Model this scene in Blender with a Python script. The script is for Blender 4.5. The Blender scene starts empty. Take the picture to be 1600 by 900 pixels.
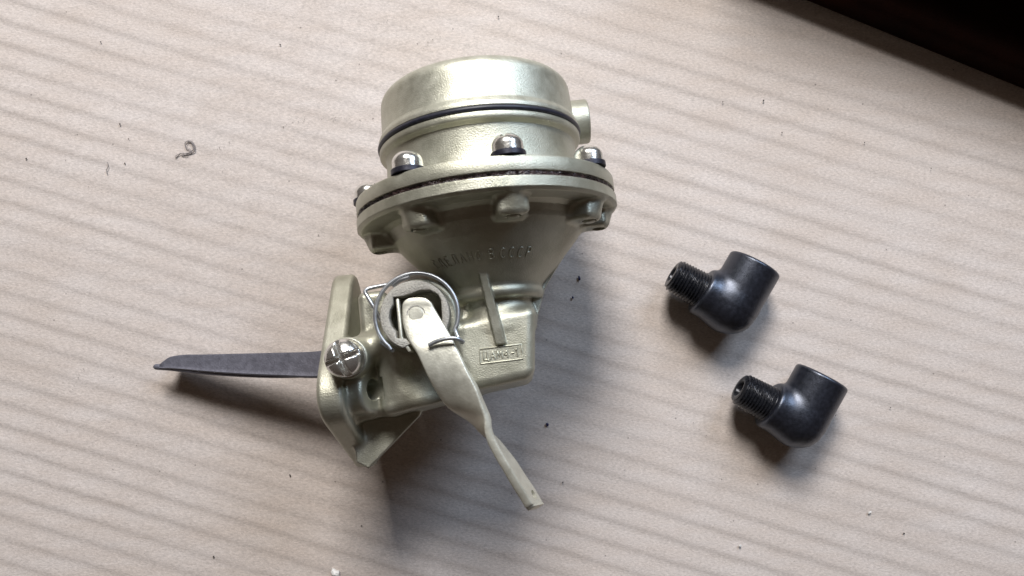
import bpy, bmesh, math, random
import numpy as np
from mathutils import Vector, Matrix

random.seed(7)
rng = np.random.default_rng(7)
scene = bpy.context.scene
COL = scene.collection

# ------------------------------------------------------------------ camera
cam_d = bpy.data.cameras.new("camera")
cam = bpy.data.objects.new("camera", cam_d)
COL.objects.link(cam)
cam.location = (0, 0, 0.300)
cam.rotation_euler = (0, 0, 0)
cam_d.sensor_width = 36
cam_d.lens = 26
cam_d.clip_start = 0.01
cam_d.clip_end = 20
cam_d.dof.use_dof = True
cam_d.dof.focus_distance = 0.270
cam_d.dof.aperture_fstop = 36.0
scene.camera = cam

# ------------------------------------------------------------------ world
world = bpy.data.worlds.new("World")
scene.world = world
world.use_nodes = True
bg = world.node_tree.nodes["Background"]
bg.inputs[0].default_value = (1.0, 0.74, 0.58, 1)
bg.inputs[1].default_value = 0.05

# ------------------------------------------------------------------ lamps (two windows of the room)
def area(name, loc, target, sx, sy, power, color):
    d = bpy.data.lights.new(name, 'AREA')
    d.shape = 'RECTANGLE'
    d.size, d.size_y = sx, sy
    d.energy = power
    d.color = color
    o = bpy.data.objects.new(name, d)
    COL.objects.link(o)
    o.location = loc
    o.rotation_euler = (Vector(target) - Vector(loc)).to_track_quat('-Z', 'Y').to_euler()
    return o
area("window_light", (-0.10, 1.02, 0.88), (0, 0, 0), 0.42, 0.42, 24.5, (1.0, 0.965, 0.93))
area("side_window_light", (0.72, 0.92, 0.83), (0, 0, 0), 0.52, 0.52, 11.0, (0.64, 0.79, 1.0))

vs = scene.view_settings
vs.view_transform = 'Standard'
vs.look = 'None'
vs.exposure = 0.0
vs.gamma = 1.0
vs.use_curve_mapping = False

# ------------------------------------------------------------------ materials
def new_mat(name):
    m = bpy.data.materials.new(name)
    m.use_nodes = True
    nt = m.node_tree
    return m, nt, nt.nodes["Principled BSDF"]

def node(nt, t, **kw):
    n = nt.nodes.new(t)
    for k, v in kw.items():
        if k in n.inputs.keys():
            n.inputs[k].default_value = v
        else:
            setattr(n, k, v)
    return n

def ramp(nt, src, stops):
    r = nt.nodes.new('ShaderNodeValToRGB')
    e = r.color_ramp.elements
    while len(e) < len(stops):
        e.new(0.5)
    for i, (p, c) in enumerate(stops):
        e[i].position = p
        e[i].color = c if len(c) == 4 else (*c, 1)
    nt.links.new(src, r.inputs[0])
    return r

def simple_metal(name, c1, c2, metallic, r1, r2, scale, bump_scale, bump_dist, bump_str=0.5, blot=None, spec=0.5):
    m, nt, p = new_mat(name)
    tc = node(nt, 'ShaderNodeTexCoord')
    n1 = node(nt, 'ShaderNodeTexNoise', Scale=scale, Detail=6.0, Roughness=0.65)
    nt.links.new(tc.outputs['Object'], n1.inputs['Vector'])
    cr = ramp(nt, n1.outputs['Fac'], [(0.32, c1), (0.68, c2)])
    col = cr.outputs[0]
    if blot:
        n3 = node(nt, 'ShaderNodeTexNoise', Scale=blot[0], Detail=8.0, Roughness=0.75)
        nt.links.new(tc.outputs['Object'], n3.inputs['Vector'])
        rr = ramp(nt, n3.outputs['Fac'], [(blot[1], (0, 0, 0)), (blot[1] + 0.05, (1, 1, 1))])
        mx = node(nt, 'ShaderNodeMix', data_type='RGBA')
        nt.links.new(rr.outputs[0], mx.inputs[0])
        nt.links.new(col, mx.inputs[6])
        mx.inputs[7].default_value = (*blot[2], 1)
        col = mx.outputs[2]
    nt.links.new(col, p.inputs['Base Color'])
    rr = node(nt, 'ShaderNodeMapRange')
    rr.inputs[3].default_value = r1
    rr.inputs[4].default_value = r2
    rr.inputs[1].default_value = 0.3
    rr.inputs[2].default_value = 0.7
    nt.links.new(n1.outputs['Fac'], rr.inputs[0])
    nt.links.new(rr.outputs[0], p.inputs['Roughness'])
    p.inputs['Metallic'].default_value = metallic
    p.inputs['Specular IOR Level'].default_value = spec
    n2 = node(nt, 'ShaderNodeTexNoise', Scale=bump_scale, Detail=4.0, Roughness=0.6)
    nt.links.new(tc.outputs['Object'], n2.inputs['Vector'])
    b = node(nt, 'ShaderNodeBump', Strength=bump_str, Distance=bump_dist)
    nt.links.new(n2.outputs['Fac'], b.inputs['Height'])
    nt.links.new(b.outputs[0], p.inputs['Normal'])
    return m

M_CAST = simple_metal("cast_zinc", (0.385, 0.382, 0.305), (0.52, 0.515, 0.43), 0.74, 0.38, 0.50, 120, 2000, 0.0003, 0.45,
                      blot=(420, 0.675, (0.28, 0.265, 0.20)))
M_CAP = simple_metal("machined_zinc", (0.46, 0.458, 0.375), (0.575, 0.573, 0.485), 0.75, 0.38, 0.50, 300, 2300, 0.0003, 0.40,
                     blot=(900, 0.72, (0.26, 0.24, 0.17)))
M_LEVER = simple_metal("plated_lever", (0.54, 0.53, 0.45), (0.68, 0.67, 0.58), 0.6, 0.36, 0.5, 240, 1400, 0.0002, 0.35,
                       blot=(330, 0.70, (0.30, 0.28, 0.21)))
M_BUSH = simple_metal("sintered_grey", (0.30, 0.29, 0.26), (0.50, 0.48, 0.43), 0.45, 0.5, 0.65, 1500, 2600, 0.0004, 0.8,
                      blot=(1600, 0.62, (0.13, 0.12, 0.11)))
M_STEEL = simple_metal("dark_steel", (0.135, 0.135, 0.165), (0.185, 0.185, 0.225), 0.5, 0.40, 0.55, 420, 1500, 0.0003, 0.4,
                       blot=(500, 0.67, (0.27, 0.26, 0.29)))
M_WIRE = simple_metal("spring_wire", (0.40, 0.42, 0.445), (0.52, 0.545, 0.57), 0.85, 0.32, 0.44, 400, 2000, 0.0001, 0.2)
M_CHROME = simple_metal("bright_nickel", (0.72, 0.71, 0.68), (0.82, 0.81, 0.77), 0.92, 0.16, 0.28, 350, 900, 0.0003, 0.25,
                        blot=(800, 0.71, (0.30, 0.27, 0.22)))
M_WASHER = simple_metal("dark_washer", (0.02, 0.02, 0.032), (0.045, 0.045, 0.06), 0.5, 0.35, 0.5, 500, 1500, 0.0002, 0.3)
M_RUBBER = simple_metal("black_rubber", (0.010, 0.011, 0.020), (0.02, 0.021, 0.034), 0.0, 0.38, 0.5, 500, 1500, 0.0001, 0.2)
M_GASKET = simple_metal("oily_gasket", (0.012, 0.009, 0.010), (0.04, 0.02, 0.018), 0.0, 0.12, 0.45, 900, 1100, 0.0006, 0.9)
M_ELBOW = simple_metal("blackened_steel", (0.006, 0.007, 0.010), (0.014, 0.015, 0.022), 0.0, 0.28, 0.42, 700, 2600, 0.0002, 0.3,
                       blot=(1100, 0.70, (0.06, 0.06, 0.075)))
for _m in (M_ELBOW,):
    _p = _m.node_tree.nodes["Principled BSDF"]
    _p.inputs["Specular Tint"].default_value = (0.76, 0.83, 1.0, 1)
    _n = _m.node_tree
    _g = _n.nodes.new('ShaderNodeNewGeometry')
    for _l in list(_n.links):
        if _l.from_node.type == 'TEX_COORD':
            _n.links.new(_g.outputs['Position'], _l.to_socket)
    _p.inputs["Specular IOR Level"].default_value = 1.0
M_THREAD = simple_metal("oily_thread", (0.008, 0.009, 0.012), (0.022, 0.023, 0.03), 0.45, 0.2, 0.36, 900, 2000, 0.0002, 0.3,
                        blot=(900, 0.66, (0.11, 0.115, 0.13)))
M_DARKBOARD = simple_metal("dark_brown_board", (0.005, 0.0038, 0.0035), (0.022, 0.0075, 0.005), 0.0, 0.8, 0.95, 25, 300, 0.0005, 0.4, spec=0.04)
M_FLAKE = simple_metal("blue_black_flake", (0.012, 0.010, 0.045), (0.03, 0.028, 0.09), 0.0, 0.4, 0.6, 900, 2000, 0.0002, 0.4)
M_CHIP = simple_metal("pale_chip", (0.55, 0.54, 0.52), (0.72, 0.71, 0.69), 0.0, 0.35, 0.6, 900, 2000, 0.0002, 0.4)
M_SPECK = simple_metal("dark_grit", (0.035, 0.028, 0.026), (0.10, 0.085, 0.075), 0.0, 0.6, 0.8, 900, 2000, 0.0002, 0.4)
M_FIBRE = simple_metal("grey_fibre", (0.17, 0.15, 0.15), (0.28, 0.25, 0.245), 0.0, 0.6, 0.8, 900, 2000, 0.0001, 0.3)

def cardboard_mat():
    m, nt, p = new_mat("cardboard")
    tc = node(nt, 'ShaderNodeTexCoord')
    L = nt.links.new
    mp = node(nt, 'ShaderNodeMapping')
    mp.inputs['Rotation'].default_value = (0, 0, math.radians(17))
    mp.inputs['Scale'].default_value = (1, 1, 1)
    L(tc.outputs['Object'], mp.inputs['Vector'])
    # broad mottling
    n1 = node(nt, 'ShaderNodeTexNoise', Scale=14.0, Detail=7.0, Roughness=0.62)
    L(mp.outputs[0], n1.inputs['Vector'])
    c1 = ramp(nt, n1.outputs['Fac'], [(0.28, (0.555, 0.490, 0.448)), (0.72, (0.608, 0.548, 0.514))])
    mpb = node(nt, 'ShaderNodeMapping')
    mpb.inputs['Rotation'].default_value = (0, 0, math.radians(17))
    mpb.inputs['Scale'].default_value = (28, 120, 60)
    L(tc.outputs['Object'], mpb.inputs['Vector'])
    nb = node(nt, 'ShaderNodeTexNoise', Scale=1.0, Detail=5.0, Roughness=0.6)
    L(mpb.outputs[0], nb.inputs['Vector'])
    cb = ramp(nt, nb.outputs['Fac'], [(0.36, (0.965, 0.948, 0.930)), (0.64, (1.025, 1.032, 1.038))])
    mb = node(nt, 'ShaderNodeMix', data_type='RGBA', blend_type='MULTIPLY')
    mb.inputs[0].default_value = 1.0
    L(c1.outputs[0], mb.inputs[6]); L(cb.outputs[0], mb.inputs[7])
    # paper fibres: stretched fine noise in two directions
    mp2 = node(nt, 'ShaderNodeMapping')
    mp2.inputs['Rotation'].default_value = (0, 0, math.radians(17))
    mp2.inputs['Scale'].default_value = (700, 1600, 1500)
    L(tc.outputs['Object'], mp2.inputs['Vector'])
    n2 = node(nt, 'ShaderNodeTexNoise', Scale=1.0, Detail=5.0, Roughness=0.7)
    L(mp2.outputs[0], n2.inputs['Vector'])
    mp3 = node(nt, 'ShaderNodeMapping')
    mp3.inputs['Rotation'].default_value = (0, 0, math.radians(70))
    mp3.inputs['Scale'].default_value = (850, 1800, 1500)
    L(tc.outputs['Object'], mp3.inputs['Vector'])
    n3 = node(nt, 'ShaderNodeTexNoise', Scale=1.0, Detail=5.0, Roughness=0.7)
    L(mp3.outputs[0], n3.inputs['Vector'])
    add = node(nt, 'ShaderNodeMath', operation='ADD')
    L(n2.outputs['Fac'], add.inputs[0]); L(n3.outputs['Fac'], add.inputs[1])
    cf = ramp(nt, add.outputs[0], [(0.0, (0.80, 0.79, 0.78)), (1.0, (1.10, 1.10, 1.10))])
    cf.color_ramp.elements[0].position = 0.35
    mr = node(nt, 'ShaderNodeMapRange')
    mr.inputs[1].default_value = 0.7; mr.inputs[2].default_value = 1.3
    mr.inputs[3].default_value = 0.76; mr.inputs[4].default_value = 1.21
    L(add.outputs[0], mr.inputs[0])
    mul = node(nt, 'ShaderNodeMix', data_type='RGBA', blend_type='MULTIPLY')
    mul.inputs[0].default_value = 1.0
    L(mb.outputs[2], mul.inputs[6])
    comb = node(nt, 'ShaderNodeCombineColor')
    for i in range(3):
        L(mr.outputs[0], comb.inputs[i])
    L(comb.outputs[0], mul.inputs[7])
    # dark pulp specks
    vo = node(nt, 'ShaderNodeTexVoronoi', Scale=210.0, Randomness=1.0)
    L(tc.outputs['Object'], vo.inputs['Vector'])
    sm = node(nt, 'ShaderNodeSeparateColor')
    L(vo.outputs['Color'], sm.inputs[0])
    lt = node(nt, 'ShaderNodeMath', operation='LESS_THAN')
    lt.inputs[1].default_value = 0.075
    L(vo.outputs['Distance'], lt.inputs[0])
    pick = node(nt, 'ShaderNodeMath', operation='GREATER_THAN')
    pick.inputs[1].default_value = 0.90
    L(sm.outputs[0], pick.inputs[0])
    an = node(nt, 'ShaderNodeMath', operation='MULTIPLY')
    L(lt.outputs[0], an.inputs[0]); L(pick.outputs[0], an.inputs[1])
    an2 = node(nt, 'ShaderNodeMath', operation='MULTIPLY')
    L(an.outputs[0], an2.inputs[0]); an2.inputs[1].default_value = 0.55
    mx = node(nt, 'ShaderNodeMix', data_type='RGBA')
    L(an2.outputs[0], mx.inputs[0]); L(mul.outputs[2], mx.inputs[6])
    mx.inputs[7].default_value = (0.10, 0.085, 0.08, 1)
    L(mx.outputs[2], p.inputs['Base Color'])
    p.inputs['Roughness'].default_value = 0.82
    p.inputs['Specular IOR Level'].default_value = 0.2
    b = node(nt, 'ShaderNodeBump', Strength=0.6, Distance=0.00014)
    L(add.outputs[0], b.inputs['Height'])
    L(b.outputs[0], p.inputs['Normal'])
    return m
M_CARD = cardboard_mat()

# ------------------------------------------------------------------ helpers
def tag(o, label=None, cat=None, group=None, kind=None):
    if label: o['label'] = label
    if cat: o['category'] = cat
    if group: o['group'] = group
    if kind: o['kind'] = kind
    return o

def thing(name, label, cat, loc=(0, 0, 0), group=None):
    o = bpy.data.objects.new(name, None)
    o.empty_display_size = 0.01
    COL.objects.link(o)
    o.location = loc
    return tag(o, label, cat, group)

def link_mesh(name, me, mat, parent=None):
    o = bpy.data.objects.new(name, me)
    COL.objects.link(o)
    me.materials.clear()
    me.materials.append(mat)
    if parent is not None:
        o.parent = parent
    return o

def mesh_from(name, verts, faces, smooth=True, sharp=None, normals=None):
    me = bpy.data.meshes.new(name)
    verts = np.asarray(verts, dtype=float)
    if isinstance(faces, np.ndarray):
        faces = faces.tolist()
    me.from_pydata(verts.tolist(), [], faces)
    me.update()
    if smooth:
        me.shade_smooth()
    if sharp is not None:
        me.set_sharp_from_angle(angle=math.radians(sharp))
    if normals is not None:
        me.normals_split_custom_set_from_vertices(normals.tolist())
    return me

def lathe(profile, seg=128, axis='y', closed=False):
    """profile: list of (axial, radius); solid of revolution about the axis."""
    n = len(profile)
    a = np.linspace(0, 2 * np.pi, seg, endpoint=False)
    V = []
    for t, r in profile:
        if axis == 'y':
            V.append(np.stack([r * np.cos(a), np.full(seg, t), r * np.sin(a)], 1))
        else:
            V.append(np.stack([r * np.cos(a), r * np.sin(a), np.full(seg, t)], 1))
    V = np.concatenate(V)
    F = []
    m = n if closed else n - 1
    for i in range(m):
        k = (i + 1) % n
        for j in range(seg):
            jj = (j + 1) % seg
            q = [i * seg + j, i * seg + jj, k * seg + jj, k * seg + j]
            F.append(q if axis == 'y' else q)
    if not closed:
        F.append([j for j in range(seg)][::-1])
        F.append([(n - 1) * seg + j for j in range(seg)])
    return V, F

def fix_normals(me):
    bm = bmesh.new(); bm.from_mesh(me)
    bmesh.ops.recalc_face_normals(bm, faces=bm.faces)
    bm.to_mesh(me); bm.free()

def build(name, V, F, mat, parent, sharp=35, off=(0, 0, 0), scale=0.001):
    V = (np.asarray(V, float) + np.asarray(off, float)) * scale
    me = mesh_from(name, V, F, smooth=True)
    fix_normals(me)
    me.shade_smooth()
    me.set_sharp_from_angle(angle=math.radians(sharp))
    return link_mesh(name, me, mat, parent)

def tube(pts, r, sides=10, cap=True, round_ends=True):
    P = np.asarray(pts, float)
    n = len(P)
    rr = np.full(n, r) if np.isscalar(r) else np.asarray(r, float)
    T = np.gradient(P, axis=0)
    T /= np.linalg.norm(T, axis=1)[:, None] + 1e-12
    up = np.array([0, 0, 1.0])
    if abs(T[0] @ up) > 0.9: up = np.array([1.0, 0, 0])
    N = np.cross(T[0], up); N /= np.linalg.norm(N)
    V = []; Fc = []
    a = np.linspace(0, 2 * np.pi, sides, endpoint=False)
    for i in range(n):
        N = N - T[i] * (N @ T[i]); N /= np.linalg.norm(N)
        B = np.cross(T[i], N)
        V.append(P[i] + rr[i] * (np.cos(a)[:, None] * N + np.sin(a)[:, None] * B))
    V = np.concatenate(V)
    for i in range(n - 1):
        for j in range(sides):
            jj = (j + 1) % sides
            Fc.append([i * sides + j, i * sides + jj, (i + 1) * sides + jj, (i + 1) * sides + j])
    if cap:
        Fc.append(list(range(sides))[::-1])
        Fc.append([(n - 1) * sides + j for j in range(sides)])
    return V, Fc

def spline(pts, per=8):
    """Catmull-Rom through the points."""
    P = np.asarray(pts, float)
    Q = np.vstack([2 * P[0] - P[1], P, 2 * P[-1] - P[-2]])
    out = []
    for i in range(1, len(Q) - 2):
        for t in np.linspace(0, 1, per, endpoint=False):
            p0, p1, p2, p3 = Q[i - 1], Q[i], Q[i + 1], Q[i + 2]
            out.append(0.5 * ((2 * p1) + (-p0 + p2) * t + (2 * p0 - 5 * p1 + 4 * p2 - p3) * t * t + (-p0 + 3 * p1 - 3 * p2 + p3) * t ** 3))
    out.append(Q[-2])
    return np.array(out)

def prism(outline, z0, z1):
    n = len(outline)
    V = [(x, y, z0) for x, y in outline] + [(x, y, z1) for x, y in outline]
    F = [list(range(n))[::-1], list(range(n, 2 * n))]
    for i in range(n):
        j = (i + 1) % n
        F.append([i, j, n + j, n + i])
    return V, F

def merge(parts):
    V = []; F = []; b = 0
    for v, f in parts:
        v = np.asarray(v, float)
        V.append(v)
        F += [[i + b for i in q] for q in f]
        b += len(v)
    return np.concatenate(V), F

def bevel_mesh(o, width, segs=2, angle=40):
    bm = bmesh.new(); bm.from_mesh(o.data)
    ed = [e for e in bm.edges if len(e.link_faces) == 2 and e.calc_face_angle(0) > math.radians(angle)]
    bmesh.ops.bevel(bm, geom=ed, offset=width, offset_type='OFFSET', segments=segs, profile=0.5, affect='EDGES', clamp_overlap=True)
    bm.to_mesh(o.data); bm.free()
    o.data.shade_smooth()
    o.data.set_sharp_from_angle(angle=math.radians(50))

# ---------------------------------------------------------------- signed distance tools (castings with real fillets)
def s_union(a, b, k):
    if k <= 0: return np.minimum(a, b)
    h = np.clip(0.5 + 0.5 * (b - a) / k, 0, 1)
    return b * (1 - h) + a * h - k * h * (1 - h)
def s_sub(a, b, k):            # a minus b
    return -s_union(-a, b, k)
def sd_box(p, c, h, r=0.0):
    q = [np.abs(p[i] - c[i]) - (h[i] - r) for i in range(3)]
    out = np.sqrt(np.maximum(q[0], 0) ** 2 + np.maximum(q[1], 0) ** 2 + np.maximum(q[2], 0) ** 2)
    return out + np.minimum(np.maximum(q[0], np.maximum(q[1], q[2])), 0) - r
def sd_cyl(p, c, ax, R, h, r=0.0):
    """cylinder about axis direction ax through c, half length h."""
    ax = np.asarray(ax, float); ax = ax / np.linalg.norm(ax)
    d = [p[i] - c[i] for i in range(3)]
    t = d[0] * ax[0] + d[1] * ax[1] + d[2] * ax[2]
    rad = np.sqrt(np.maximum(d[0] ** 2 + d[1] ** 2 + d[2] ** 2 - t * t, 0))
    a = rad - (R - r); b = np.abs(t) - (h - r)
    return np.minimum(np.maximum(a, b), 0) + np.sqrt(np.maximum(a, 0) ** 2 + np.maximum(b, 0) ** 2) - r
def sd_caps(p, a, b, ra, rb=None):
    rb = ra if rb is None else rb
    a = np.asarray(a, float); b = np.asarray(b, float); ba = b - a
    d = [p[i] - a[i] for i in range(3)]
    h = np.clip((d[0] * ba[0] + d[1] * ba[1] + d[2] * ba[2]) / (ba @ ba), 0, 1)
    return np.sqrt((d[0] - ba[0] * h) ** 2 + (d[1] - ba[1] * h) ** 2 + (d[2] - ba[2] * h) ** 2) - (ra + (rb - ra) * h)
def sd_poly2(x, y, poly):
    poly = np.asarray(poly, float); n = len(poly)
    d = np.full(x.shape, 1e9); s = np.ones(x.shape)
    for i in range(n):
        j = i - 1
        e = poly[j] - poly[i]
        wx = x - poly[i][0]; wy = y - poly[i][1]
        t = np.clip((wx * e[0] + wy * e[1]) / (e @ e), 0, 1)
        d = np.minimum(d, (wx - e[0] * t) ** 2 + (wy - e[1] * t) ** 2)
        c1 = y >= poly[i][1]; c2 = y < poly[j][1]; c3 = e[0] * wy > e[1] * wx
        flip = (c1 & c2 & c3) | (~c1 & ~c2 & ~c3)
        s = np.where(flip, -s, s)
    return s * np.sqrt(d)
def sd_extr(d2, t, h, r=0.0):
    b = np.abs(t) - (h - r); a = d2 + r
    return np.minimum(np.maximum(a, b), 0) + np.sqrt(np.maximum(a, 0) ** 2 + np.maximum(b, 0) ** 2) - r

def surface_nets(fn, lo, hi, h):
    lo = np.asarray(lo, float); hi = np.asarray(hi, float)
    ns = np.ceil((hi - lo) / h).astype(int) + 1
    ax = [(lo[i] + h * np.arange(ns[i])).astype(np.float32) for i in range(3)]
    F = np.empty(tuple(ns), np.float32)
    step = 24
    for s in range(0, ns[0], step):       # slabs keep memory low
        p = np.meshgrid(ax[0][s:s + step], ax[1], ax[2], indexing='ij')
        F[s:s + step] = fn(p)
    S = F < 0
    c = np.zeros(tuple(ns - 1), np.int8)
    for dx in (0, 1):
        for dy in (0, 1):
            for dz in (0, 1):
                c += S[dx:ns[0] - 1 + dx, dy:ns[1] - 1 + dy, dz:ns[2] - 1 + dz]
    act = np.argwhere((c > 0) & (c < 8))
    idx = -np.ones(tuple(ns - 1), np.int64)
    idx[act[:, 0], act[:, 1], act[:, 2]] = np.arange(len(act))
    acc = np.zeros((len(act), 3)); cnt = np.zeros(len(act))
    cs = [(i, j, k) for i in (0, 1) for j in (0, 1) for k in (0, 1)]
    for a in cs:
        for b in cs:
            if sum(b) - sum(a) == 1 and all(b[i] >= a[i] for i in range(3)):
                A = act + a; B = act + b
                fa = F[A[:, 0], A[:, 1], A[:, 2]]; fb = F[B[:, 0], B[:, 1], B[:, 2]]
                m = (fa < 0) != (fb < 0)
                t = np.where(m, fa / np.where(m, fa - fb, 1), 0)
                pos = np.array(a)[None] + t[:, None] * (np.array(b) - np.array(a))[None]
                acc += pos * m[:, None]; cnt += m
    V = lo + h * (act + acc / cnt[:, None])
    faces = []
    for d in range(3):
        e1, e2 = [(1, 2), (2, 0), (0, 1)][d]
        sl0 = [slice(None)] * 3; sl1 = [slice(None)] * 3
        sl0[d] = slice(0, ns[d] - 1); sl1[d] = slice(1, ns[d])
        a = S[tuple(sl0)]; b = S[tuple(sl1)]
        E = np.argwhere(a != b)
        ok = (E[:, e1] > 0) & (E[:, e2] > 0) & (E[:, e1] < ns[e1] - 1) & (E[:, e2] < ns[e2] - 1)
        E = E[ok]
        def cell(o1, o2):
            q = E.copy(); q[:, e1] -= o1; q[:, e2] -= o2
            return idx[q[:, 0], q[:, 1], q[:, 2]]
        Q = np.stack([cell(1, 1), cell(0, 1), cell(0, 0), cell(1, 0)], 1)
        inside = a[E[:, 0], E[:, 1], E[:, 2]]
        Q[~inside] = Q[~inside][:, ::-1]
        faces.append(Q)
    return V, np.concatenate(faces)

def sdf_normals(fn, V, e=0.12):
    N = np.zeros_like(V)
    for i in range(3):
        A = V.copy(); B = V.copy(); A[:, i] += e; B[:, i] -= e
        N[:, i] = fn([A[:, 0], A[:, 1], A[:, 2]]) - fn([B[:, 0], B[:, 1], B[:, 2]])
    return N / (np.linalg.norm(N, axis=1)[:, None] + 1e-12)

def sdf_mesh(name, fn, lo, hi, h, split=None, off=(0, 0, 0), scale=0.001):
    """returns {part: mesh}; split(centroids) -> part names, all sharing exact normals so that the casting stays seamless."""
    V, Q = surface_nets(fn, lo, hi, h)
    N = sdf_normals(fn, V)
    W = (V + np.asarray(off)) * scale
    if split is None:
        return mesh_from(name, W, Q, normals=N)
    lab = split(V[Q].mean(1))
    out = {}
    for k in np.unique(lab):
        q = Q[lab == k]
        u, inv = np.unique(q, return_inverse=True)
        out[str(k)] = mesh_from(str(k), W[u], inv.reshape(-1, 4), normals=N[u])
    return out

# ------------------------------------------------------------------ letters as strokes (x to the right, y up, box 1 wide-ish, 1 high)
def arc(cx, cy, rx, ry, a0, a1, n=10):
    return [(cx + rx * math.cos(math.radians(a)), cy + ry * math.sin(math.radians(a))) for a in np.linspace(a0, a1, n)]
GLYPH = {
    'С': [arc(.36, .5, .34, .5, 50, 310, 12)],
    'Д': [[(.0, -.14), (.0, .06), (.72, .06), (.72, -.14)], [(.10, .06), (.22, 1), (.60, 1), (.60, .06)]],
    'Е': [[(.60, 1), (.05, 1), (.05, 0), (.62, 0)], [(.05, .52), (.52, .52)]],
    'Л': [[(.0, 0), (.12, .15), (.22, 1), (.64, 1), (.64, 0)]],
    'А': [[(.0, 0), (.34, 1), (.68, 0)], [(.12, .33), (.56, .33)]],
    'Н': [[(.05, 0), (.05, 1)], [(.62, 0), (.62, 1)], [(.05, .5), (.62, .5)]],
    'О': [arc(.36, .5, .34, .5, 0, 360, 16)],
    'В': [[(.05, 0), (.05, 1), (.40, 1)] + arc(.40, .77, .2, .23, 90, -90, 6) + [(.05, .54)], [(.05, .54), (.40, .54)] + arc(.40, .27, .23, .27, 90, -90, 6) + [(.05, 0)]],
    'Р': [[(.05, 0), (.05, 1), (.36, 1)] + arc(.36, .74, .25, .26, 90, -90, 7) + [(.05, .48)]],
    'Ц': [[(.05, 1), (.05, 0), (.72, 0), (.72, -.2)], [(.58, 1), (.58, 0)]],
    'М': [[(.0, 0), (.08, 1), (.40, .25), (.72, 1), (.80, 0)]],
    '4': [[(.48, 0), (.48, 1), (.0, .35), (.62, .35)]],
    '1': [[(.10, .72), (.34, 1), (.34, 0)]],
    '-': [[(.05, .45), (.5, .45)]],
}
def glyph_tubes(ch, mapfn, r):
    out = []
    for st in GLYPH[ch]:
        P = []
        for i in range(len(st) - 1):
            for t in np.linspace(0, 1, 4, endpoint=False):
                P.append((st[i][0] * (1 - t) + st[i + 1][0] * t, st[i][1] * (1 - t) + st[i + 1][1] * t))
        P.append(st[-1])
        out.append(tube([mapfn(x, y) for x, y in P], r, 6))
    return out

# =================================================================== SETTING: the cardboard sheet
def cardboard():
    nx, ny = 960, 680
    xs = np.linspace(-0.40, 0.44, nx); ys = np.linspace(-0.22, 0.32, ny)
    X, Y = np.meshgrid(xs, ys, indexing='ij')
    a = math.radians(-17.0)
    u = X * math.cos(a) + Y * math.sin(a)            # along the flutes
    v = -X * math.sin(a) + Y * math.cos(a)           # across the flutes
    def lump(su, sv, n, seed):
        r = np.random.default_rng(seed); z = np.zeros_like(X)
        for _ in range(n):
            ku, kv, ph = r.normal(0, su), r.normal(0, sv), r.uniform(0, 6.28)
            z += np.cos(u * ku + v * kv + ph)
        return z / math.sqrt(n)
    warp = 0.0006 * lump(8, 10, 14, 1) + 0.00010 * lump(50, 90, 24, 9)
    lam = 0.0088
    ph = 2 * np.pi * (v + warp) / lam
    amp = 0.000108 * (1.0 + 0.42 * lump(20, 150, 30, 2))
    amp = np.clip(amp, 0.00004, 0.00017)
    ph = ph + 0.10 * lump(420, 120, 50, 6)
    saw = sum(0.50 ** (k - 1) * np.sin(k * ph) / k for k in range(1, 5))
    Z = amp * 0.95 * saw
    Z += 0.00018 * lump(14, 16, 16, 3) + 0.000014 * lump(200, 260, 50, 5) + 0.000011 * lump(60, 620, 60, 8)
    Z -= Z.max() + 0.0
    V = np.stack([X.ravel(), Y.ravel(), Z.ravel()], 1)
    I = np.arange(nx * ny).reshape(nx, ny)
    Q = np.stack([I[:-1, :-1].ravel(), I[1:, :-1].ravel(), I[1:, 1:].ravel(), I[:-1, 1:].ravel()], 1)
    rim = np.concatenate([I[:, 0], I[-1, 1:], I[::-1, -1][1:], I[0, ::-1][1:-1]])
    b = len(V)
    low = V[rim].copy(); low[:, 2] = -0.0045
    V = np.vstack([V, low])
    n = len(rim); k = np.arange(n); k2 = (k + 1) % n
    side = np.stack([rim[k], b + k, b + k2, rim[k2]], 1)
    faces = Q.tolist() + side.tolist() + [[b + i for i in range(n)][::-1]]
    me = mesh_from("cardboard_sheet", V, faces)
    fix_normals(me)
    me.shade_smooth(); me.set_sharp_from_angle(angle=math.radians(40))
    o = link_mesh("cardboard_ground", me, M_CARD)
    tag(o, "tan corrugated cardboard sheet lying under all the metal parts", None, None, "structure")
    return o
cardboard()

# dark slab crossing the corner
def dark_board():
    # dark front ledge; the unseen rise behind it is added to block window light
    prof = [(0, 0), (0, 0.0095)] + [(0.0045 - 0.0045 * math.cos(math.radians(a)), 0.0095 + 0.0045 * math.sin(math.radians(a))) for a in np.linspace(10, 90, 8)]
    prof += [(0.033, 0.0145), (0.036, 0.060), (0.16, 0.064), (0.16, 0)]
    n = len(prof); L = 0.36
    V = [(0, y, z) for y, z in prof] + [(L, y, z) for y, z in prof]
    F = [list(range(n)), list(range(n, 2 * n))[::-1]] + [[i, n + i, n + (i + 1) % n, (i + 1) % n] for i in range(n)]
    me = mesh_from("dark_board_light_blocker", np.array(V), F, smooth=False)
    fix_normals(me)
    o = link_mesh("dark_board_light_blocker", me, M_DARKBOARD)
    o.data.shade_smooth(); o.data.set_sharp_from_angle(angle=math.radians(40))
    o.location = (0.0663, 0.1384, 0.0002)
    o.rotation_euler = (0, 0, math.radians(-22.2))
    tag(o, "near-black board, with an added light-blocking rise behind, whose edge crosses the top right corner of the cardboard", "case")
dark_board()

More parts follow.
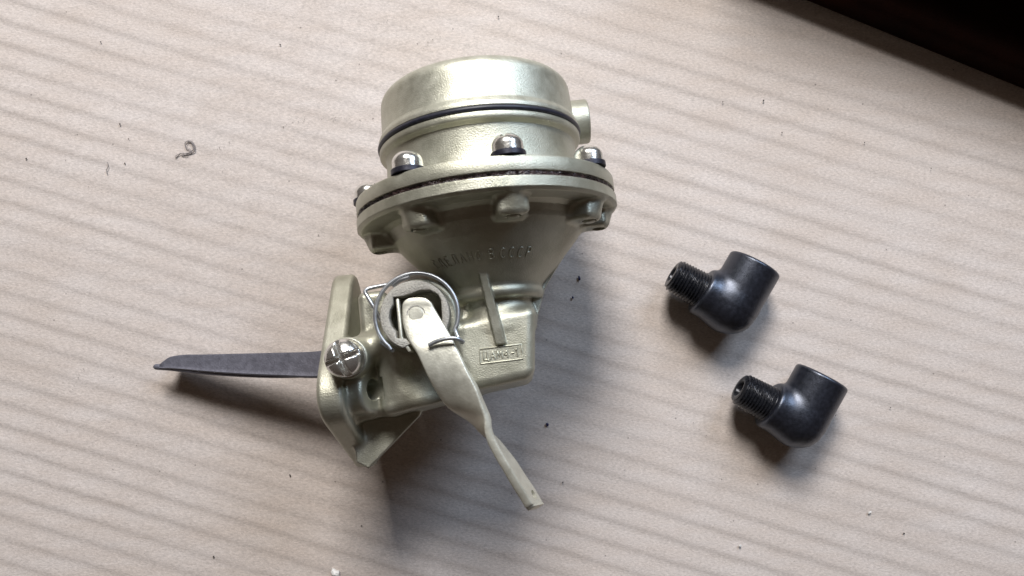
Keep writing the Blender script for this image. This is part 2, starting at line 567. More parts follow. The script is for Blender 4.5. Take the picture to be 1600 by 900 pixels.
# =================================================================== THE FUEL PUMP
tau, lean = math.radians(7.8), math.radians(6.3)
E2 = Vector((-math.sin(lean) * math.cos(tau), math.cos(lean) * math.cos(tau), -math.sin(tau)))
E1 = Vector((math.cos(lean), math.sin(lean), 0))
E3 = E1.cross(E2)
GPOS = Vector((-0.00863, 0.02633, 0.04455))
R3 = Matrix((E1, E2, E3)).transposed()
pump = thing("fuel_pump", "brassy grey cast metal diaphragm fuel pump lying on its side with a twisted hand lever", "fuel pump", (GPOS.x, GPOS.y, 0))
pump.rotation_euler = R3.to_euler()
OFF = np.array(R3.transposed() @ Vector((0, 0, GPOS.z * 1000)))      # from the empty on the cardboard to the pump axis, mm

def PB(name, V, F, mat, parent=None, sharp=35):
    return build(name, V, F, mat, parent or pump, sharp, OFF)

# ---- cap with its lip, O-ring, upper body
cap_prof = [(24.5, 10), (24.5, 34.3), (24.9, 34.75), (25.8, 34.8), (26.6, 34.5), (27.7, 33.75), (28.4, 33.45), (34, 33.25), (38.2, 33.05)]
for a in np.linspace(0, 90, 9)[1:]:
    cap_prof.append((38.2 + 5.0 * math.sin(math.radians(a)), 28.05 + 5.0 * math.cos(math.radians(a))))
cap_prof += [(43.4, 20), (43.6, 8), (43.6, 0.01)]
cap = PB("cap", *lathe(cap_prof, 160), M_CAP)
oring = PB("sealing_ring", *lathe([(23.8 + 0.85 * math.sin(a), 34.55 + 0.75 * math.cos(a)) for a in np.linspace(0, 2 * np.pi, 14, endpoint=False)], 160, closed=True), M_RUBBER)
ub_prof = [(0.75, 5), (0.75, 43.6), (1.0, 44.0), (1.4, 44.1), (4.9, 44.1), (5.4, 43.85), (5.6, 43.4), (5.7, 34.8), (6.1, 33.7), (7.0, 33.2), (12, 32.95), (18.9, 32.7), (19.7, 32.85),
           (20.3, 33.6), (20.5, 34.2), (20.8, 34.6), (21.3, 34.8), (22.5, 34.8), (22.9, 34.6), (23.05, 34.0), (23.2, 33.6), (24.2, 33.6), (24.4, 5)]
upper = PB("upper_body", *lathe(ub_prof, 160), M_CAST, sharp=38)
PB("inlet_stub", *merge([(lambda vf: (np.asarray(vf[0])[:, [1, 0, 2]] + np.array([0, 31.5, -9.0]), vf[1]))(
    lathe([(20, 8.0), (38.9, 8.0), (39.5, 7.8), (39.8, 7.3), (39.8, 4.6), (31, 4.5), (31, 0.01)], 14))]), M_CAST, upper, sharp=30)
# gasket: two thin plies with ragged oily edge
gk = lathe([(-0.75, 20), (-0.75, 43.4), (-0.55, 43.7), (0.0, 43.35), (0.55, 43.75), (0.74, 43.4), (0.74, 20)], 300, closed=True)
gv = np.asarray(gk[0]).copy()
rad = np.hypot(gv[:, 0], gv[:, 2]); m = rad > 40
jit = 1 + m * rng.normal(0, 0.0055, len(gv))
gv[:, 0] *= jit; gv[:, 2] *= jit
PB("gasket", gv, gk[1], M_GASKET, sharp=60)

# ---- the lower casting as one distance field
CONE = lambda y: float(np.interp(y, [-27.0, -18.8, -13.4, -9.3], [16.1, 24.0, 29.0, 32.3])) + 0.34
BOLT_ANGLES = [-82, -33, 13, 61, 112, 156, 200, 240]
LUG_ANGLES = [-84, -33, 13, 61, 84, 200]
rev = [(0, -0.8), (44.1, -0.8), (44.1, -3.9), (43.0, -4.7), (36.5, -4.9), (34.2, -6.0), (33.0, -7.8), (32.3, -9.3), (29.0, -13.4), (24.0, -18.8), (16.1, -27.0), (15.0, -29.0), (0, -29.0)]
def rounded(vs, rs, n=6):
    out = []
    m = len(vs)
    for i in range(m):
        p0, p1, p2 = (np.array(vs[(i + k - 1) % m], float) for k in range(3))
        a = (p0 - p1) / np.linalg.norm(p0 - p1); b = (p2 - p1) / np.linalg.norm(p2 - p1)
        half = math.acos(np.clip(a @ b, -1, 1)) / 2
        t = rs[i] / math.tan(half)
        A = p1 + a * t; B = p1 + b * t
        for s in np.linspace(0, 1, n):      # quadratic blend is close enough to the arc
            out.append(tuple((1 - s) ** 2 * A + 2 * s * (1 - s) * p1 + s * s * B))
    return out
PLATE = rounded([(-9, -23), (-59.6, 17.8), (-82.5, -23), (-46, -49.3)], [9, 11, 2.5, 8], 18)
def casting(p):
    x, y, z = p
    r = np.sqrt(x * x + z * z)
    d = sd_poly2(r, y, rev)
    d = d - 0.25
    # bolt bosses under the flange
    for a in LUG_ANGLES:
        s, c = math.sin(math.radians(a)), math.cos(math.radians(a))
        tx = x * c - z * s
        rr = x * s + z * c
        if rr.size and rr.max() < 20:
            continue
        lo = sd_box([tx, y, rr], (0, -6.2, 35.4), (4.9, 4.6, 4.6), 1.6)
        lo = s_union(lo, sd_caps([tx, y, rr], (0, -3.2, 40.4), (0, -7.5, 37.5), 3.1, 4.2), 1.5)
        lo = s_sub(lo, sd_cyl([tx, y, rr], (0, -11, 37.2), (0, 1, 0), 2.2, 1.4), 0.2)
        d = s_union(d, lo, 1.6)
    # ring round the neck, neck
    q = np.sqrt((r - 13.7) ** 2 + (y + 29.6) ** 2) - 2.35
    d = s_union(d, q, 0.7)
    d = s_union(d, sd_cyl(p, (0, -34, 0), (0, 1, 0), 12.0, 7), 0.8)
    # square housing with draft
    sk = y + 60.0 - (x - 8) * -0.12
    hx = x + (y + 47) * -0.12 * (x > 0)
    zz = z
    A = sd_box([hx, y - x * 0.11 + 0.05 * np.clip(13 - z, 0, 40) * np.clip((-48 - y) / 6, 0, 1), zz], (-2, -48.0, -5), (13.2, 11.4, 18.4), 3.2)
    B = sd_box([x, y - (x + 20) * 0.14 + 0.05 * np.clip(8 - z, 0, 40) * np.clip((-48 - y) / 6, 0, 1), z], (-24.5, -46.5, -8), (16.5, 16.2, 15.5), 3.5)
    d = s_union(d, A, 3.2)
    hs = s_union(B, sd_cyl(p, (-24.9, -35.2, 4), (0.0, 0, 1), 12.4, 10.6, 1.0), 2.6)
    hs = s_union(hs, sd_box([x, y - (x + 20) * 0.14, z], (-45, -49, -10), (10, 13.6, 12), 2.5), 2.5)
    hs = s_union(hs, sd_cyl(p, (-48.3, -46.0, 6), (0, 0, 1), 6.6, 11.2, 0.8), 3.0)
    hs = s_union(hs, sd_caps(p, (-48, -45, 8.5), (-36, -40, 9.5), 4.6, 3.8), 3.0)
    # fillet bulge running down beside the bolt pad and a shallow hollow next to it
    hs = s_union(hs, sd_caps(p, (-35.5, -45, 6.5), (-33.5, -57.5, 4.0), 3.8, 3.6), 3.5)
    hs = s_sub(hs, sd_caps(p, (-27, -53, 14.5), (-22, -59, 12.5), 7.2, 7.0), 3.5)
    hs = s_union(hs, sd_box([x, y, z], (-40.5, -33.0, -2), (4.8, 8.6, 11.5), 2.4), 2.5)
    hs = s_union(hs, sd_box([x, y, z], (-48, -33, -36), (6, 12, 11.5), 2.0), 2.5)
    d = s_union(d, hs, 1.8)
    # pocket under the bushing
    d = s_sub(d, sd_cyl(p, (-25.0, -35.2, 13), (0, 0, 1), 9.6, 6), 0.4)
    # mounting flange: a rounded rhombus plate standing on edge
    P2 = sd_poly2(y, z, PLATE) - 1.2
    d = s_union(d, sd_extr(P2, (x + 55.6 - 0.06 * (15 - z) * np.clip((-48 - y) / 25, 0, 1)) * 4.4 / (4.4 - 0.010 * np.clip(15 - z, 0, 60)), 4.4, 1.9), 2.2)
    # bolt pad and its hole
    pa = np.array([0.94, -0.02, 0.34])
    d = s_union(d, sd_cyl(p, (-50.2, -56.6, 2.2), pa, 7.6, 7.2, 1.5), 2.4)
    d = s_sub(d, sd_cyl(p, (-44.6, -56.3, 3.8), (0.86, -0.02, 0.51), 3.4, 5.6), 0.5)
    # gusset between housing and the foot of the mounting flange
    g = sd_poly2(x, y, [(-54, -56), (-28, -60), (-30.5, -66.8), (-49.5, -82.6), (-53.5, -80)])
    d = s_union(d, sd_extr(g, z + 8.5, 2.0, 0.5), 1.6)
    # side web right of the neck
    w = sd_poly2(x, y, [(18, -18), (24.0, -19.0), (16.9, -28.6), (11.6, -42.5), (2, -44), (2, -18)])
    d = s_union(d, sd_extr(w, z + 0.5, 1.1, 0.4), 0.7)
    return d

def rib_field(p):      # tapered brace from cone to housing
    x, y, z = p
    t = np.clip((y + 47) / 26.0, 0, 1)
    cx = 0.3 + (-3.4 - 0.3) * t
    hw = 1.65 - 0.35 * t
    top = 14.9 + t * (19.6 - 14.9)
    a = np.abs(x - cx) - hw
    b = np.maximum(z - top, 4.0 - z)
    c = np.maximum(y + 21.0, -47.0 - y)
    m = np.maximum(np.maximum(a, b), c) + 0.35
    mm = np.sqrt(np.maximum(a + .35, 0) ** 2 + np.maximum(b + .35, 0) ** 2 + np.maximum(c + .35, 0) ** 2)
    return np.minimum(m, 0) + mm - 0.35
def casting_rib(p):
    return s_union(casting(p), rib_field(p), 0.5)

def split(c):
    lab = np.full(len(c), "diaphragm_housing", dtype=object)
    low = c[:, 1] < -32.2
    left = c[:, 0] < -13.8
    below = c[:, 1] < -22.5
    r = np.hypot(c[:, 0], c[:, 2])
    ys = c[:, 1]
    incone = r < np.where(ys > -29, np.interp(ys, [-27.0, -18.8, -13.4, -9.3, -7.8], [16.1, 24.0, 29.0, 32.3, 33.0]), 16.4) + 0.9
    lab[low | (below & left & ~incone)] = "rocker_housing"
    lab[(c[:, 0] < -50.6) & (ys < -9) & (rad_plate(c) < 0.4)] = "mounting_flange"
    rb = rib_field([c[:, 0], c[:, 1], c[:, 2]])
    lab[rb < 0.25] = "brace_rib"
    return lab.astype(str)
def rad_plate(c):
    P2 = sd_poly2(c[:, 1], c[:, 2], PLATE) - 1.2
    boss = np.hypot(c[:, 0] + 48.3, c[:, 1] + 46.0) < 7.2
    return np.where(boss & (c[:, 2] > 8), 9, P2)

parts = sdf_mesh("casting", casting_rib, (-62, -88, -53), (47, 1, 46.5), 0.5, split, OFF)
body = {}
for k, me in parts.items():
    body[k] = link_mesh(k, me, M_CAST, pump)
house = body["rocker_housing"]; dia = body["diaphragm_housing"]

# ---- flange bolts: domed slotted heads over dark washers
def screw_field(R, H, slot_w, slot_d, cross=True):
    def f(p):
        x, y, z = p
        # dome: sphere-ish cap over a short cylinder
        e = np.sqrt((x / R) ** 2 + (y / R) ** 2 + (np.maximum(z - H * 0.36, 0) / (H * 0.64)) ** 2)
        d = (e - 1) * min(R, H) * 0.8
        d = s_union(-d, -d, 0) * -1
        d = np.maximum(d, -z)
        g = np.maximum(np.abs(x) - slot_w / 2, (H - slot_d) - z)
        d = s_sub(d, g, 0.7)
        if cross:
            g2 = np.maximum(np.abs(y) - slot_w * 0.36, (H - slot_d * 0.8) - z)
            d = s_sub(d, g2, 0.7)
        return d
    return f
bolt_me = sdf_mesh("bolt", screw_field(4.75, 5.9, 1.2, 1.6, False), (-5.5, -5.5, -.6), (5.5, 5.5, 6.6), 0.22)
def washer_mesh(ro, ri, h):
    V, F = lathe([(0, ri), (0, ro), (0.15, ro + .12), (h - .15, ro + .12), (h, ro), (h, ri)], 48, axis='z', closed=True)
    return V, F
for i, a in enumerate(BOLT_ANGLES):
    s, c = math.sin(math.radians(a)), math.cos(math.radians(a))
    base = Vector((39.6 * s, 5.7, 39.6 * c))
    me = bolt_me
    o = link_mesh("flange_bolt", me, M_CHROME, pump)
    o.location = Vector(OFF * 0.001) + (base + Vector((0, 1.7, 0))) * 0.001
    o.rotation_euler = (math.radians(-90), math.radians(20 + 37 * i), 0)
    o.rotation_mode = 'XYZ'
    o.matrix_local = Matrix.Translation(o.location) @ Matrix.Rotation(math.radians(-90), 4, 'X') @ Matrix.Rotation(math.radians(25 + 67 * i), 4, 'Z')
    wv, wf = washer_mesh(5.2, 2.0, 1.7)
    wv = np.asarray(wv)[:, [0, 2, 1]] + np.array(base)
    PB("spring_washer", wv, wf, M_WASHER)
    if a not in LUG_ANGLES:
        continue
    # threaded end showing in the boss
    tv, tf = lathe([(-8.2, 1.9), (-11.3, 1.9), (-11.7, 1.5), (-11.7, 0.01)], 20)
    tv = np.asarray(tv) + np.array([37.2 * s, 0, 37.2 * c])
    PB("bolt_end", tv, tf, M_CAST)

# ---- big bright screw on the mounting flange
sc_me = sdf_mesh("pin_screw", screw_field(6.0, 6.6, 1.8, 3.9, True), (-7.2, -7.2, -.6), (7.2, 7.2, 7.6), 0.25)
so = link_mesh("pin_screw", sc_me, M_CHROME, pump)
so.matrix_local = Matrix.Translation(Vector((OFF + np.array([-48.3, -46.0, 18.4])) * 0.001)) @ Matrix.Rotation(math.radians(-5), 4, 'Y') @ Matrix.Rotation(math.radians(4), 4, 'X') @ Matrix.Rotation(math.radians(15), 4, 'Z')
wv, wf = washer_mesh(6.0, 2.5, 1.3)
PB("lock_washer", np.asarray(wv) + np.array([-48.3, -46.0, 17.1]), wf, M_CHROME, so and pump)

# ---- sintered bushing with its square notch
bc = np.array([-25.4, -35.2])
outer = [(bc[0] + 10.9 * math.cos(math.radians(a)), bc[1] + 10.9 * math.sin(math.radians(a))) for a in np.linspace(246, -38, 60)]
inner = [(-17.2, -40.3), (-16.9, -36), (-16.8, -31.5), (-17.6, -29.6), (-20, -27.9), (-23, -27.7), (-26, -28.5), (-28.6, -29.0), (-31.6, -28.9), (-31.7, -31), (-32.9, -32.8),
         (-33.4, -35.2), (-33.0, -37.8), (-31.7, -39.6), (-31.6, -41.9), (-28.9, -42.2), (-27.2, -44.0)]
bo = PB("bushing", *prism(outer + inner, 13.6, 20.6), M_BUSH)
bevel_mesh(bo, 0.00035, 2)

# ---- hand lever: flat strip twisted through a quarter turn
LEV = [  # near edge, far edge
    ((-23.4, -29.9, 19.8), (-26.6, -29.7, 19.8)),
    ((-21.5, -30.3, 19.9), (-28.1, -30.2, 19.9)),
    ((-20.0, -31.7, 20.0), (-28.9, -31.2, 20.0)),
    ((-19.2, -33.5, 20.0), (-29.2, -33.2, 20.0)),
    ((-17.6, -36.8, 20.4), (-29.3, -37.3, 20.4)),
    ((-15.1, -42.1, 21.3), (-28.2, -42.2, 21.2)),
    ((-13.0, -47.3, 22.2), (-25.6, -47.4, 22.0)),
    ((-10.6, -54.5, 22.7), (-23.2, -54.4, 21.4)),
    ((-8.6, -60.0, 22.7), (-21.2, -59.9, 19.0)),
    ((-7.6, -64.9, 22.5), (-18.2, -65.2, 16.2)),
    ((-7.0, -69.4, 22.0), (-12.6, -70.2, 12.2)),
    ((-7.3, -72.8, 21.6), (-9.6, -74.0, 10.6)),
    ((-6.8, -76.6, 21.0), (-6.4, -77.3, 9.8)),
    ((-5.3, -80.8, 20.3), (-3.6, -81.2, 9.2)),
    ((-3.3, -85.3, 19.5), (-1.0, -85.3, 8.6)),
    ((-1.4, -89.7, 18.6), (1.3, -89.8, 8.0)),
    ((0.5, -93.6, 17.6), (3.7, -94.3, 7.3)),
    ((2.1, -97.2, 16.7), (5.6, -98.4, 7.2)),
    ((3.0, -98.6, 15.6), (6.2, -99.4, 8.2)),
]
NE = spline([a for a, b in LEV], 6); FE = spline([b for a, b in LEV], 6)
nl = len(NE); nw = 9; th = 1.35
V = []; F = []
mid = (NE + FE) / 2
T = np.gradient(mid, axis=0); T /= np.linalg.norm(T, axis=1)[:, None]
Wd = FE - NE; Wd /= np.linalg.norm(Wd, axis=1)[:, None]
Nn = np.cross(Wd, T); Nn /= np.linalg.norm(Nn, axis=1)[:, None]
if Nn[0][2] < 0: Nn = -Nn
ring = [(0.0, 0.62), (0.02, .92)] + [(t, 1.0) for t in np.linspace(0.05, 0.95, nw)] + [(0.98, .92), (1.0, .62), (1.0, -.62), (.98, -.92)] + [(t, -1.0) for t in np.linspace(0.95, 0.05, nw)] + [(0.02, -.92), (0.0, -.62)]
nr = len(ring)
for i in range(nl):
    for t, s in ring:
        V.append(NE[i] * (1 - t) + FE[i] * t + Nn[i] * th * (s - 1.0))
for i in range(nl - 1):
    for j in range(nr):
        jj = (j + 1) % nr
        F.append([i * nr + j, i * nr + jj, (i + 1) * nr + jj, (i + 1) * nr + j])
F.append(list(range(nr))); F.append([(nl - 1) * nr + j for j in range(nr)][::-1])
lever = PB("hand_lever", np.array(V), F, M_LEVER, sharp=50)
# punch the hole near the lever tip with an exact boolean
hi = int(nl * 0.90)
hc = NE[hi] * 0.42 + FE[hi] * 0.58 - Nn[hi] * th
cv, cf = lathe([(-6, 1.55), (6, 1.55)], 28, axis='z')
rotm = np.array(Vector(Nn[hi]).to_track_quat('Z', 'Y').to_matrix())
cv = np.asarray(cv) @ rotm.T + hc
cut = PB("hole_cutter", cv, cf, M_LEVER)
md = lever.modifiers.new("hole", 'BOOLEAN'); md.operation = 'DIFFERENCE'; md.object = cut; md.solver = 'EXACT'
bpy.context.view_layer.update()
dg = bpy.context.evaluated_depsgraph_get()
nm = bpy.data.meshes.new_from_object(lever.evaluated_get(dg))
lever.modifiers.clear(); lever.data = nm
bpy.data.objects.remove(cut, do_unlink=True)
nm.shade_smooth(); nm.set_sharp_from_angle(angle=math.radians(45))
# folded side of the lever head, and the peened pivot pin
sv, sf = prism([(-30.9, -29.6), (-29.9, -29.4), (-29.8, -41.5), (-27.4, -46.3), (-28.4, -46.6), (-30.8, -42.0)], 13.9, 20.3)
sd = PB("lever_flange", sv, sf, M_LEVER, lever); bevel_mesh(sd, 0.0003, 2)
pv, pf = lathe([(19.0, 2.35), (20.55, 2.35), (20.75, 2.1), (20.8, 0.01)], 32, axis='z')
PB("pivot_pin", np.asarray(pv) + np.array([-25.0, -35.0, -0.42]), pf, M_LEVER, lever)
pv, pf = lathe([(19.0, 2.55), (20.45, 2.55), (20.45, 2.95), (19.0, 2.95)], 32, axis='z', closed=True)
PB("pin_collar", np.asarray(pv) + np.array([-25.0, -35.0, -0.30]), pf, M_BUSH, lever)

# ---- torsion spring: hook over the lever, one coil, lower leg hooked on the housing
sc = np.array([-24.9, -35.0]); Rr = 13.1
pts = [(-21.6, -45.3, 23.1), (-19.0, -44.4, 23.5), (-15.5, -43.9, 24.0), (-12.6, -44.3, 23.8), (-11.2, -45.3, 22.6), (-11.6, -45.2, 21.0), (-12.6, -43.6, 20.2)]
for a in np.linspace(-28, 222, 40):
    q = math.radians(a)
    pts.append((sc[0] + Rr * math.cos(q), sc[1] + Rr * math.sin(q), 19.8 - 1.0 * (a + 28) / 250))
pts += [(-33.9, -45.0, 18.7)]
spv, spf = tube(spline(pts, 4), 0.66, 10)
# lower coil end peeping out, its hooked leg, and the inner tail
low = spline([(-33.4, -45.4, 18.2), (-34.6, -44.6, 17.4), (-37.2, -42.0, 17.0)], 6)
leg = spline([(-36.8, -35.5, 15.8), (-38.4, -31.4, 16.2), (-40.3, -27.4, 16.0), (-41.2, -25.6, 15.3), (-40.6, -24.6, 14.6), (-38.2, -24.1, 14.2), (-32.0, -23.6, 14.0)], 6)
tail = spline([(-31.4, -25.3, 19.2), (-29.0, -23.9, 20.4), (-25.8, -23.2, 20.9)], 6)
PB("torsion_spring", *merge([(spv, spf), tube(low, .64, 10), tube(leg, .66, 10), tube(tail, .6, 10)]), M_WIRE, sharp=60)

# ---- cast marks
marks = []
cast_word = [('С', 138), ('Д', 131.4), ('Е', 124.6), ('Л', 118), ('А', 111.4), ('Н', 105), ('О', 98.6), ('В', 88.8), ('С', 80.2), ('С', 73.2), ('С', 66.2), ('Р', 59.2)]
slope_len = 3.3
for ch, ang in cast_word:
    def mp(gx, gy, ang=ang):
        y = -20.6 + gy * slope_len * 0.76
        r = CONE(y) + 0.06
        w = 2.3
        th_ = math.radians(ang) - (gx - .36) * w / r
        return (r * math.cos(th_), y, r * math.sin(th_))
    PB("raised_letter", *merge(glyph_tubes(ch, mp, 0.24)), M_CAST, dia, sharp=70)

# label: raised frame with letters on the housing face
fz = 13.42
def plate_map(gx, gy):   # gx 0..13.5 mm, gy 0..4.7 mm
    return (-6.85 + gx * 0.999 + gy * 0.02, -52.3 + gy + gx * 0.01, fz)
fr = tube([plate_map(*q) for q in [(0, 0), (6.7, 0), (13.5, 0), (13.5, 2.3), (13.5, 4.7), (6.7, 4.7), (0, 4.7), (0, 2.3), (0, 0)]], 0.3, 6)
lt = []
for ch, x0 in [('Ц', 1.0), ('А', 3.25), ('М', 5.3), ('4', 7.75), ('-', 9.75), ('1', 11.2)]:
    PB("raised_letter", *merge(glyph_tubes(ch, lambda gx, gy, x0=x0: plate_map(x0 + gx * 2.25, 1.05 + gy * 2.6), 0.30)), M_CAST, house, sharp=70)
PB("label_frame", *fr, M_CAST, house, sharp=70)

# ---- rocker arm: dark pressed steel blade with a folded front lip
st = [  # x, y centre of blade, z, half width
    (-50, -44.0, -19.5, 5.0), (-60, -44.2, -21.5, 4.9), (-70, -44.2, -24.3, 4.7), (-85, -42.4, -28.2, 4.3), (-100, -40.5, -32.0, 3.9), (-115, -38.4, -35.6, 3.3), (-124, -37.0, -37.9, 2.9), (-130, -36.5, -39.2, 2.3), (-133, -36.9, -40.0, 1.5), (-135.0, -37.3, -40.6, 0.8)]
st = spline(st, 5)
V = []; F = []
prof = [(1.0, .0), (0.97, .45), (.75, .62), (-.55, .5), (-.80, .75), (-.93, .95), (-1.05, .7), (-1.10, -.6), (-1.02, -5.0), (-.80, -5.0), (-.74, -1.0), (.70, -1.0), (.76, -5.0), (.97, -5.0)]
npf = len(prof)
for x, y, z, hw in st:
    for a, b in prof:
        V.append((x + 0.1 * a, y + a * hw, z + b * 1.35 * (1.0 if b > -2 else np.interp(x, [-134, -131.5], [.25, 1.0]))))
for i in range(len(st) - 1):
    for j in range(npf):
        jj = (j + 1) % npf
        F.append([i * npf + j, i * npf + jj, (i + 1) * npf + jj, (i + 1) * npf + j])
F.append(list(range(npf))); F.append([(len(st) - 1) * npf + j for j in range(npf)][::-1])
lipp = spline([(-60, -49.2, -22.3), (-85, -46.8, -28.8), (-105, -43.8, -33.9), (-120, -40.9, -37.4), (-130, -38.6, -39.9), (-135, -37.7, -41.0), (-137.2, -37.3, -41.5), (-138.3, -37.2, -41.7)], 6)
lip = tube(lipp, np.interp(np.arange(len(lipp)), [0, 24, 36, len(lipp) - 1], [.75, 1.2, 1.15, .35]), 12)
arm = PB("rocker_arm", *merge([(np.array(V), F), lip]), M_STEEL, sharp=45)

# =================================================================== ELBOW FITTINGS
def elbow_field(p):
    x, y, z = p       # bend at origin; socket along +y, spigot along -x
    a = sd_cyl(p, (0, 9.8, 0), (0, 1, 0), 10.45, 10.2, 1.3)
    a = s_union(a, sd_caps(p, (0, -0.2, 0), (0, 3, 0), 10.35), 0.6)
    b = sd_cyl(p, (-6.5, 0, 0), (1, 0, 0), 9.6, 6.9, 1.3)
    d = s_union(a, b, 3.2)
    d = s_sub(d, sd_cyl(p, (0, 17, 0), (0, 1, 0), 7.4, 9), 0.6)
    return d
elbow_me = sdf_mesh("elbow_body", elbow_field, (-15, -12, -12), (12, 21.5, 12), 0.36)
def thread_mesh():
    turns = 10; pitch = 1.22; seg = 56; per = 6
    n = turns * per; L0 = 12.6; L1 = 26.2
    V = []; F = []
    xs = np.linspace(L0, L1, 110)
    a = np.linspace(0, 2 * np.pi, seg, endpoint=False)
    for i, t in enumerate(xs):
        base = 7.35 - 0.85 * (t - L0) / (L1 - L0)
        ph = (t / pitch + a / (2 * np.pi)) % 1.0
        rg = np.abs(ph - .5) * 2
        dep = 0.62 * np.clip((t - L0 - 0.8) / 0.6, 0, 1)
        r = base - dep * (1 - rg) ** 1.0
        if t > L1 - 1.2: r = r - 0.75 * (t - (L1 - 1.2))
        V.append(np.stack([np.full(seg, -t), r * np.cos(a), r * np.sin(a)], 1))
    for t, r in [(L1 + .15, 4.4), (L1 + .1, 3.4), (L1 - .3, 3.0), (L1 - 6, 2.9), (L1 - 6.0, .01)]:
        V.append(np.stack([np.full(seg, -t), r * np.cos(a), r * np.sin(a)], 1))
    V = np.concatenate(V); n = len(xs) + 4
    for i in range(n - 1):
        for j in range(seg):
            jj = (j + 1) % seg
            F.append([i * seg + j, i * seg + jj, (i + 1) * seg + jj, (i + 1) * seg + j])
    F.append(list(range(seg))[::-1]); F.append([(n - 1) * seg + j for j in range(seg)])
    return V, F
tv, tf = thread_mesh()
e1 = thing("elbow_fitting", "upper black steel elbow fitting, beside the pump on the cardboard", "pipe elbow", (0.0854, -0.0076, 0), "black elbow fittings")
e1.rotation_euler = (0, 0, math.radians(-30))
eb = link_mesh("elbow_body", elbow_me, M_ELBOW, e1); eb.location = (0, 0, 0.0105)
et = build("threaded_spigot", tv, tf, M_THREAD, e1, 50); et.location = (0, 0, 0.0105)
e2 = e1.copy(); COL.objects.link(e2)
e2.location = (0.1119, -0.0519, 0); e2.rotation_euler = (0, 0, math.radians(-29))
e2['label'] = "lower black steel elbow fitting, nearest the bottom right corner"
for ch in (eb, et):
    c = ch.copy(); COL.objects.link(c); c.parent = e2
    if ch is et:
        c.rotation_euler = (math.radians(50), 0, 0)

# =================================================================== SMALL DEBRIS
def flake(name, loc, size, mat, label, cat, seed, group=None):
    r = np.random.default_rng(seed)
    bm = bmesh.new()
    bmesh.ops.create_icosphere(bm, subdivisions=2, radius=1)
    for v in bm.verts:
        v.co *= 1 + r.normal(0, .16)
        v.co.x *= size[0]; v.co.y *= size[1]; v.co.z *= size[2]
    me = bpy.data.meshes.new(name); bm.to_mesh(me); bm.free()
    o = link_mesh(name, me, mat)
    o.location = (*loc, size[2] * 0.6); o.rotation_euler = (0, 0, r.uniform(0, 6.28))
    tag(o, label, cat, group)
    return o
flake("paint_flake", (0.0273, 0.0039), (.0009, .0005, .0003), M_FLAKE, "blue-black paint flake beside the right edge of the pump cone", "paint flake", 1)
flake("paint_flake", (0.0143, -0.0553), (.0007, .0006, .0003), M_FLAKE, "blue-black paint flake on the cardboard right of the hand lever", "paint flake", 2)
flake("paint_flake", (0.0247, -0.0039), (.0005, .0004, .0003), M_FLAKE, "tiny blue-black paint flake just below the flake by the pump cone", "paint flake", 3)
flake("pale_chip", (-0.0714, -0.1155), (.0022, .0015, .0012), M_CHIP, "pale glassy chip at the bottom edge of the cardboard", "chip", 4)
flake("pale_chip", (0.0925, -0.1045), (.0006, .0005, .0004), M_CHIP, "small white crumb below the lower elbow fitting", "chip", 5)
flake("pale_chip", (0.1450, -0.0910), (.0004, .0008, .0003), M_CHIP, "tiny white sliver right of and below the lower elbow", "chip", 6)

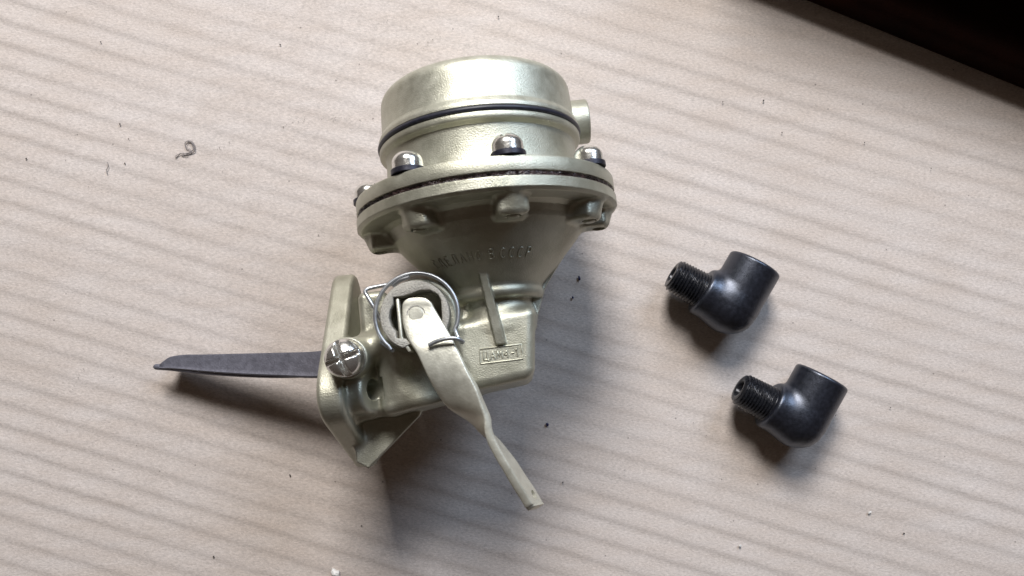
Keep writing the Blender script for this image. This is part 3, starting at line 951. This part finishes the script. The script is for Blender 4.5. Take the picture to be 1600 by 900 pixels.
# grit nobody could count
bm = bmesh.new()
r = np.random.default_rng(11)
spots = [(-.1668, .0998), (-.094, .0987), (-.159, .0665), (-.1555, .0605), (-.197, .0525), (-.157, .0505), (-.0785, .0215), (.170, .0485), (.102, .076), (.0855, .0755), (.1095, .0630), (.143, .0590), (.179, .0885),
         (-.090, -.076), (-.061, -.0964), (-.121, -.109), (.0206, -.0788), (.1535, -.0485), (.159, -.0995), (.112, -.0390), (-.0055, .110), (.020, .095)]
for (u0, v0, u1, v1, k_) in [(325, 243, 362, 222, 16), (440, 198, 480, 187, 8), (500, 186, 582, 186, 22), (580, 48, 610, 33, 10), (108, 612, 135, 570, 9), (655, 78, 690, 55, 8), (340, 268, 360, 262, 6), (1050, 640, 1120, 690, 6)]:
    for t in r.uniform(0, 1, k_):
        spots.append((((u0 + (u1 - u0) * t) - 800) * .0002597 + r.normal(0, .0006), (450 - (v0 + (v1 - v0) * t)) * .0002597 + r.normal(0, .0006)))
spots += [(r.uniform(-.2, .2), r.uniform(-.115, .115)) for _ in range(70)]
for i, (x, y) in enumerate(spots):
    s = r.uniform(.00018, .00038) if i < 22 else r.uniform(.00007, .00016)
    m4 = Matrix.Translation((x, y, s * .3)) @ Matrix.Rotation(r.uniform(0, 6), 4, 'Z') @ Matrix.Diagonal((s * r.uniform(.8, 1.8), s, s * .5, 1))
    bmesh.ops.create_icosphere(bm, subdivisions=1, radius=1, matrix=m4)
me = bpy.data.meshes.new("grit"); bm.to_mesh(me); bm.free()
tag(link_mesh("grit", me, M_SPECK), "dark grit scattered over the cardboard", None, None, "stuff")

# curled tuft of grey fibre and the short dark thread
r = np.random.default_rng(5)
strands = []
base = [(-.1362, .0532), (-.1340, .0543), (-.1312, .0548), (-.1290, .0556), (-.1288, .0575), (-.1304, .0594), (-.1324, .0590), (-.1322, .0572), (-.1302, .0556), (-.1312, .0540), (-.1340, .0537)]
for k in range(5):
    q = [(x + r.normal(0, .00035), y + r.normal(0, .00035), .00012 + abs(r.normal(0, .00012))) for x, y in base[(k % 3):len(base) - (k % 2) * 3]]
    fp = spline(q, 6)
    strands.append(tube(fp, np.linspace(.00013, .00005, len(fp)), 5))
o = build("fibre_tuft", *merge(strands), M_FIBRE, None, 60, scale=1.0)
tag(o, "curled tuft of grey fibre stuck on the upper left of the cardboard", "fibre")
fp = spline([(-.1640, .0510, .0002), (-.1637, .0494, .0002), (-.1644, .0478, .0002), (-.1641, .0464, .0002)], 6)
o = build("thread", *tube(fp, np.linspace(.00012, .00018, len(fp)), 6), M_FIBRE, None, 60, scale=1.0)
tag(o, "short dark thread lying on the cardboard left of the curled fibre tuft", "thread")
